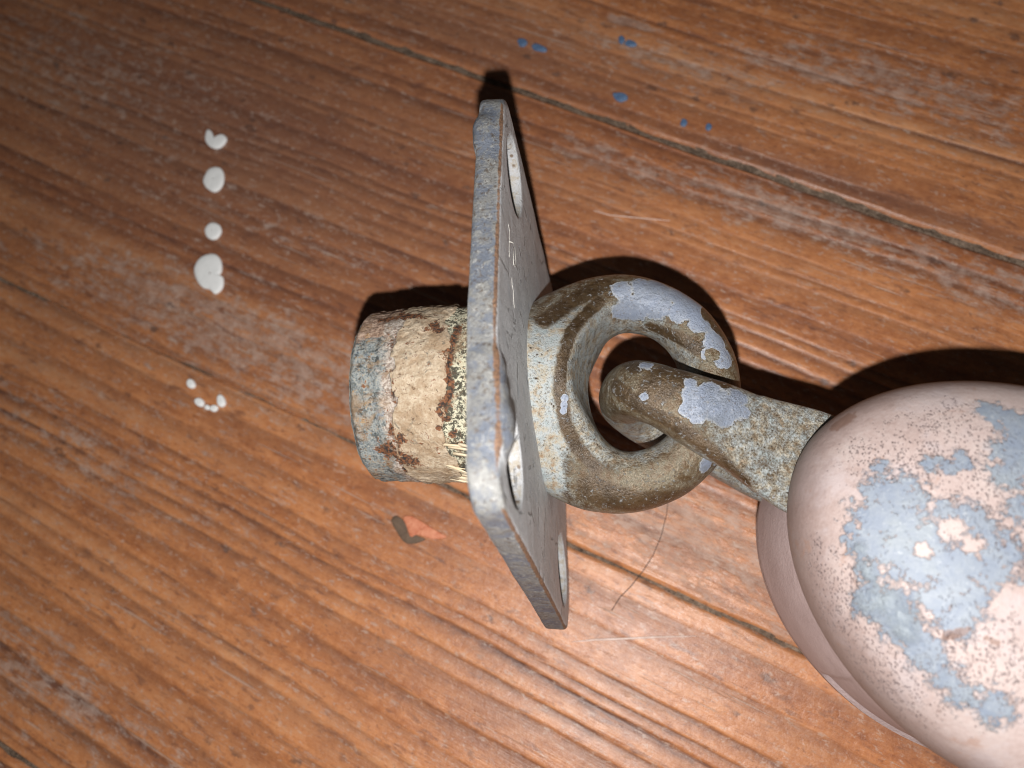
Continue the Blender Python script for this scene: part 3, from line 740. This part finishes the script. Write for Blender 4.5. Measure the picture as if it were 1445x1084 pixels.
V = V + 1.0 * np.stack([fbm(V / 28 + q, 2, 100) for q in (0, 40, 80)], -1)
F = grid_faces(len(C3), nt, True)
# refine by 2 along the path is not needed: ~4.5 unit steps
lp_bvh = bvh(V, F)
pa = spot_mask(V, spots(lp_bvh, [(912, 515, 13), (904, 508, 9), (918, 525, 7), (980, 560, 24), (1010, 570, 27), (1030, 575, 25), (1042, 560, 17), (985, 582, 18), (970, 575, 16), (1000, 548, 18), (1022, 592, 18), (910, 560, 8), (1050, 582, 12), (1014, 537, -12), (952, 525, -14), (975, 540, 12)]))
ba = spot_mask(V, spots(lp_bvh, stroke([(925, 548), (950, 528)], 30) + stroke([(1006, 534), (1020, 542)], 16) + stroke([(868, 545), (895, 570), (950, 598), (1000, 634), (1050, 680)], 13) + stroke([(870, 500), (900, 520)], 14)))
sa2 = (V[:, :2] - TIP) @ AXD
pl = .05 + .55 * sstep(85, 150, sa2)
pl = np.where(V[:, 2] < 250, .6, pl)
mesh_obj('becket_loop', V, F[:, ::-1] if False else F, M_BRONZE, block, dict(paint=pa, bare=ba, pale=pl))

# ------------------------------------------------------------------ small things lying on the boards
def drop(name, outline, h, mat, label, cat, group, flat=.55):
    P_ = np.array([floor_pt(px, py)[:2] for px, py in outline]); n_ = len(P_)
    # smooth the outline (Catmull-Rom), then rings up to a low dome
    Q = []
    for i in range(n_):
        p0, p1, p2, p3 = P_[i - 1], P_[i], P_[(i + 1) % n_], P_[(i + 2) % n_]
        for t_ in (0, .25, .5, .75):
            Q.append(.5 * ((2 * p1) + (p2 - p0) * t_ + (2 * p0 - 5 * p1 + 4 * p2 - p3) * t_ ** 2 + (3 * p1 - p0 - 3 * p2 + p3) * t_ ** 3))
    Q = np.array(Q); c_ = Q.mean(0); rows = []
    for f_, z_ in ((1.0, -2.0), (1.0, h * .25), (.95, h * .62), (.84, h * .86), (.62, h), (.3, h * .98), (.04, h)):
        pts_ = c_ + (Q - c_) * f_
        zz_ = np.full(len(Q), z_) + (h * .12 * fbm(np.column_stack([pts_ / 9, pts_[:, 0] * 0]), 2, 5) if f_ < .9 else 0)
        rows.append(np.column_stack([pts_, zz_]))
    V_ = np.concatenate(rows); F_ = grid_faces(len(rows), len(Q), True)
    if True:
        ar = np.cross(np.append(Q[1] - Q[0], 0), np.append(c_ - Q[0], 0))[2]
        if ar < 0: F_ = F_[:, ::-1]
    o_ = mesh_obj(name, V_, F_[:, ::-1], mat, None, None, True, (c_[0], c_[1], 0.0))
    return tag(o_, label, cat, group)
def oval(cx, cy, rx, ry, rot=0, n=10, jit=.08):
    out = []
    for k in range(n):
        f = 2 * math.pi * k / n; j = 1 + random.uniform(-jit, jit); x_, y_ = rx * j * math.cos(f), ry * j * math.sin(f)
        out.append((cx + x_ * math.cos(rot) - y_ * math.sin(rot), cy + x_ * math.sin(rot) + y_ * math.cos(rot)))
    return out
M_WHITE.node_tree.nodes['Principled BSDF'].inputs['Roughness'].default_value = .62
GP = 'white paint drips on the boards'
drop('paint_drip', [(293, 183), (299, 186), (303, 195), (309, 192), (315, 190), (320, 196), (315, 205), (306, 210), (296, 207), (290, 199), (290, 190)], 3.2, M_WHITE,
     'white paint drip with a bite out of its top, uppermost of the column of four', 'paint drip', GP)
drop('paint_drip', [(288, 251), (294, 240), (303, 236), (312, 238), (316, 247), (315, 259), (309, 268), (301, 271), (292, 266), (287, 258)], 3.2, M_WHITE,
     'round creased white paint drip just below the notched one', 'paint drip', GP)
drop('paint_drip', oval(301, 326, 11.5, 12, 0, 10, .06), 3.2, M_WHITE, 'smallest, neatly round white paint drip in the column of four', 'paint drip', GP)
drop('paint_drip', [(274, 381), (279, 368), (290, 360), (304, 359), (312, 368), (313, 382), (310, 388), (315, 392), (314, 406), (304, 415), (296, 409), (286, 406), (278, 396)], 3.8, M_WHITE,
     'largest white paint drip, two lobes run together, lowest of the column of four', 'paint drip', GP)
GS = 'tiny white paint specks on the boards'
drop('paint_speck', oval(270, 542, 5.5, 7, -.4), 4, M_WHITE, 'lone tiny white paint speck up and left of the little row of specks', 'paint speck', GS)
drop('paint_speck', oval(281.5, 568, 7.5, 5.8, .6), 4, M_WHITE, 'oval white paint speck at the left end of the little row', 'paint speck', GS)
drop('paint_speck', oval(292.5, 575, 3.4, 3.6), 3, M_WHITE, 'smallest white paint speck in the middle of the little row', 'paint speck', GS)
drop('paint_speck', oval(302, 576.5, 5.6, 4.6, -.4), 3, M_WHITE, 'pinkish white paint speck between the smallest one and the upright oval', 'paint speck', GS)
drop('paint_speck', oval(312.5, 566, 6, 8.8, -.2), 4, M_WHITE, 'upright oval white paint speck at the right end of the little row', 'paint speck', GS)
GB = 'blue paint flecks on the boards above the plate'
for (cx, cy, rx, ry, rot), lab in (
        ((737.5, 60, 7.5, 5, .1), 'bright blue paint fleck, upper left of the shiny pair above the plate'),
        ((761, 68, 11, 4.6, .35), 'longer bright blue paint fleck, lower right of the shiny pair above the plate'),
        ((877, 56, 4.5, 6, 0), 'blue paint fleck, left of the two touching flecks by the grey scar'),
        ((890, 61.5, 8, 4.2, .2), 'blue paint fleck, right of the two touching flecks by the grey scar'),
        ((875, 137, 11, 6.5, .25), 'largest dull blue paint fleck close above the upper seam'),
        ((965, 173, 5, 5.5, 0), 'blue paint fleck beside the seam, left of the last two'),
        ((1000, 179, 4.2, 4.8, 0), 'blue paint fleck beside the seam, right of the last two')):
    drop('paint_fleck', oval(cx, cy, rx, ry, rot, 9, .16), 1.6, M_BLUE, lab, 'paint fleck', GB)
q = [floor_pt(px, py, 2.0) for px, py in ((944, 690), (941, 725), (933, 757), (921, 785), (906, 808), (890, 828), (875, 843), (863, 862))]
o = tube(q, .5, 'hair', M_HAIR, None, 5, q[4]); tag(o, 'thin dark curved hair lying across the seam below the bronze eye', 'hair')

# marks in the boards themselves: a gouge and a few scuffs, parts of the floor
def mark(name, outline, h, mat):
    o_ = drop(name, outline, h, mat, '', '', None)
    for k_ in ('label', 'category', 'group'):
        if k_ in o_: del o_[k_]
    o_.parent = fl
    return o_
mark('gouge_hole_patch', [(552, 735), (560, 728), (572, 738), (577, 752), (590, 758), (600, 761), (586, 767), (572, 766), (562, 754)], .8, M_GOUGE_HOLE)  # raised patch; the darkness of the gouge's hole is put into its colour
mark('gouge', [(569, 730), (580, 728), (592, 734), (605, 742), (618, 750), (630, 758), (612, 761), (600, 758), (588, 755), (579, 758), (574, 744)], 1.6, M_FRESH)
for pts in ([(806, 906), (840, 903), (880, 901.5), (930, 899), (984, 898)], [(838, 297), (860, 303), (900, 307), (945, 311)]):
    P_ = np.array([floor_pt(px, py)[:2] for px, py in pts]); rows = []
    for i in range(len(P_)):
        d = P_[min(i + 1, len(P_) - 1)] - P_[max(i - 1, 0)]; d = np.array([-d[1], d[0]]) / np.hypot(*d)
        w_ = (1.3 if pts[0][1] > 800 else .6) if 0 < i < len(P_) - 1 else .3
        rows += [[*(P_[i] - d * w_), -1.6], [*P_[i], -.1], [*(P_[i] + d * w_), -1.6]]
    o = mesh_obj('scuff', rows, [tuple(int(q) for q in f)[::-1] for f in grid_faces(len(P_), 3)], M_SCUFF_GLINT); o.parent = fl  # scuff ribbon, its glint painted by the pale colour
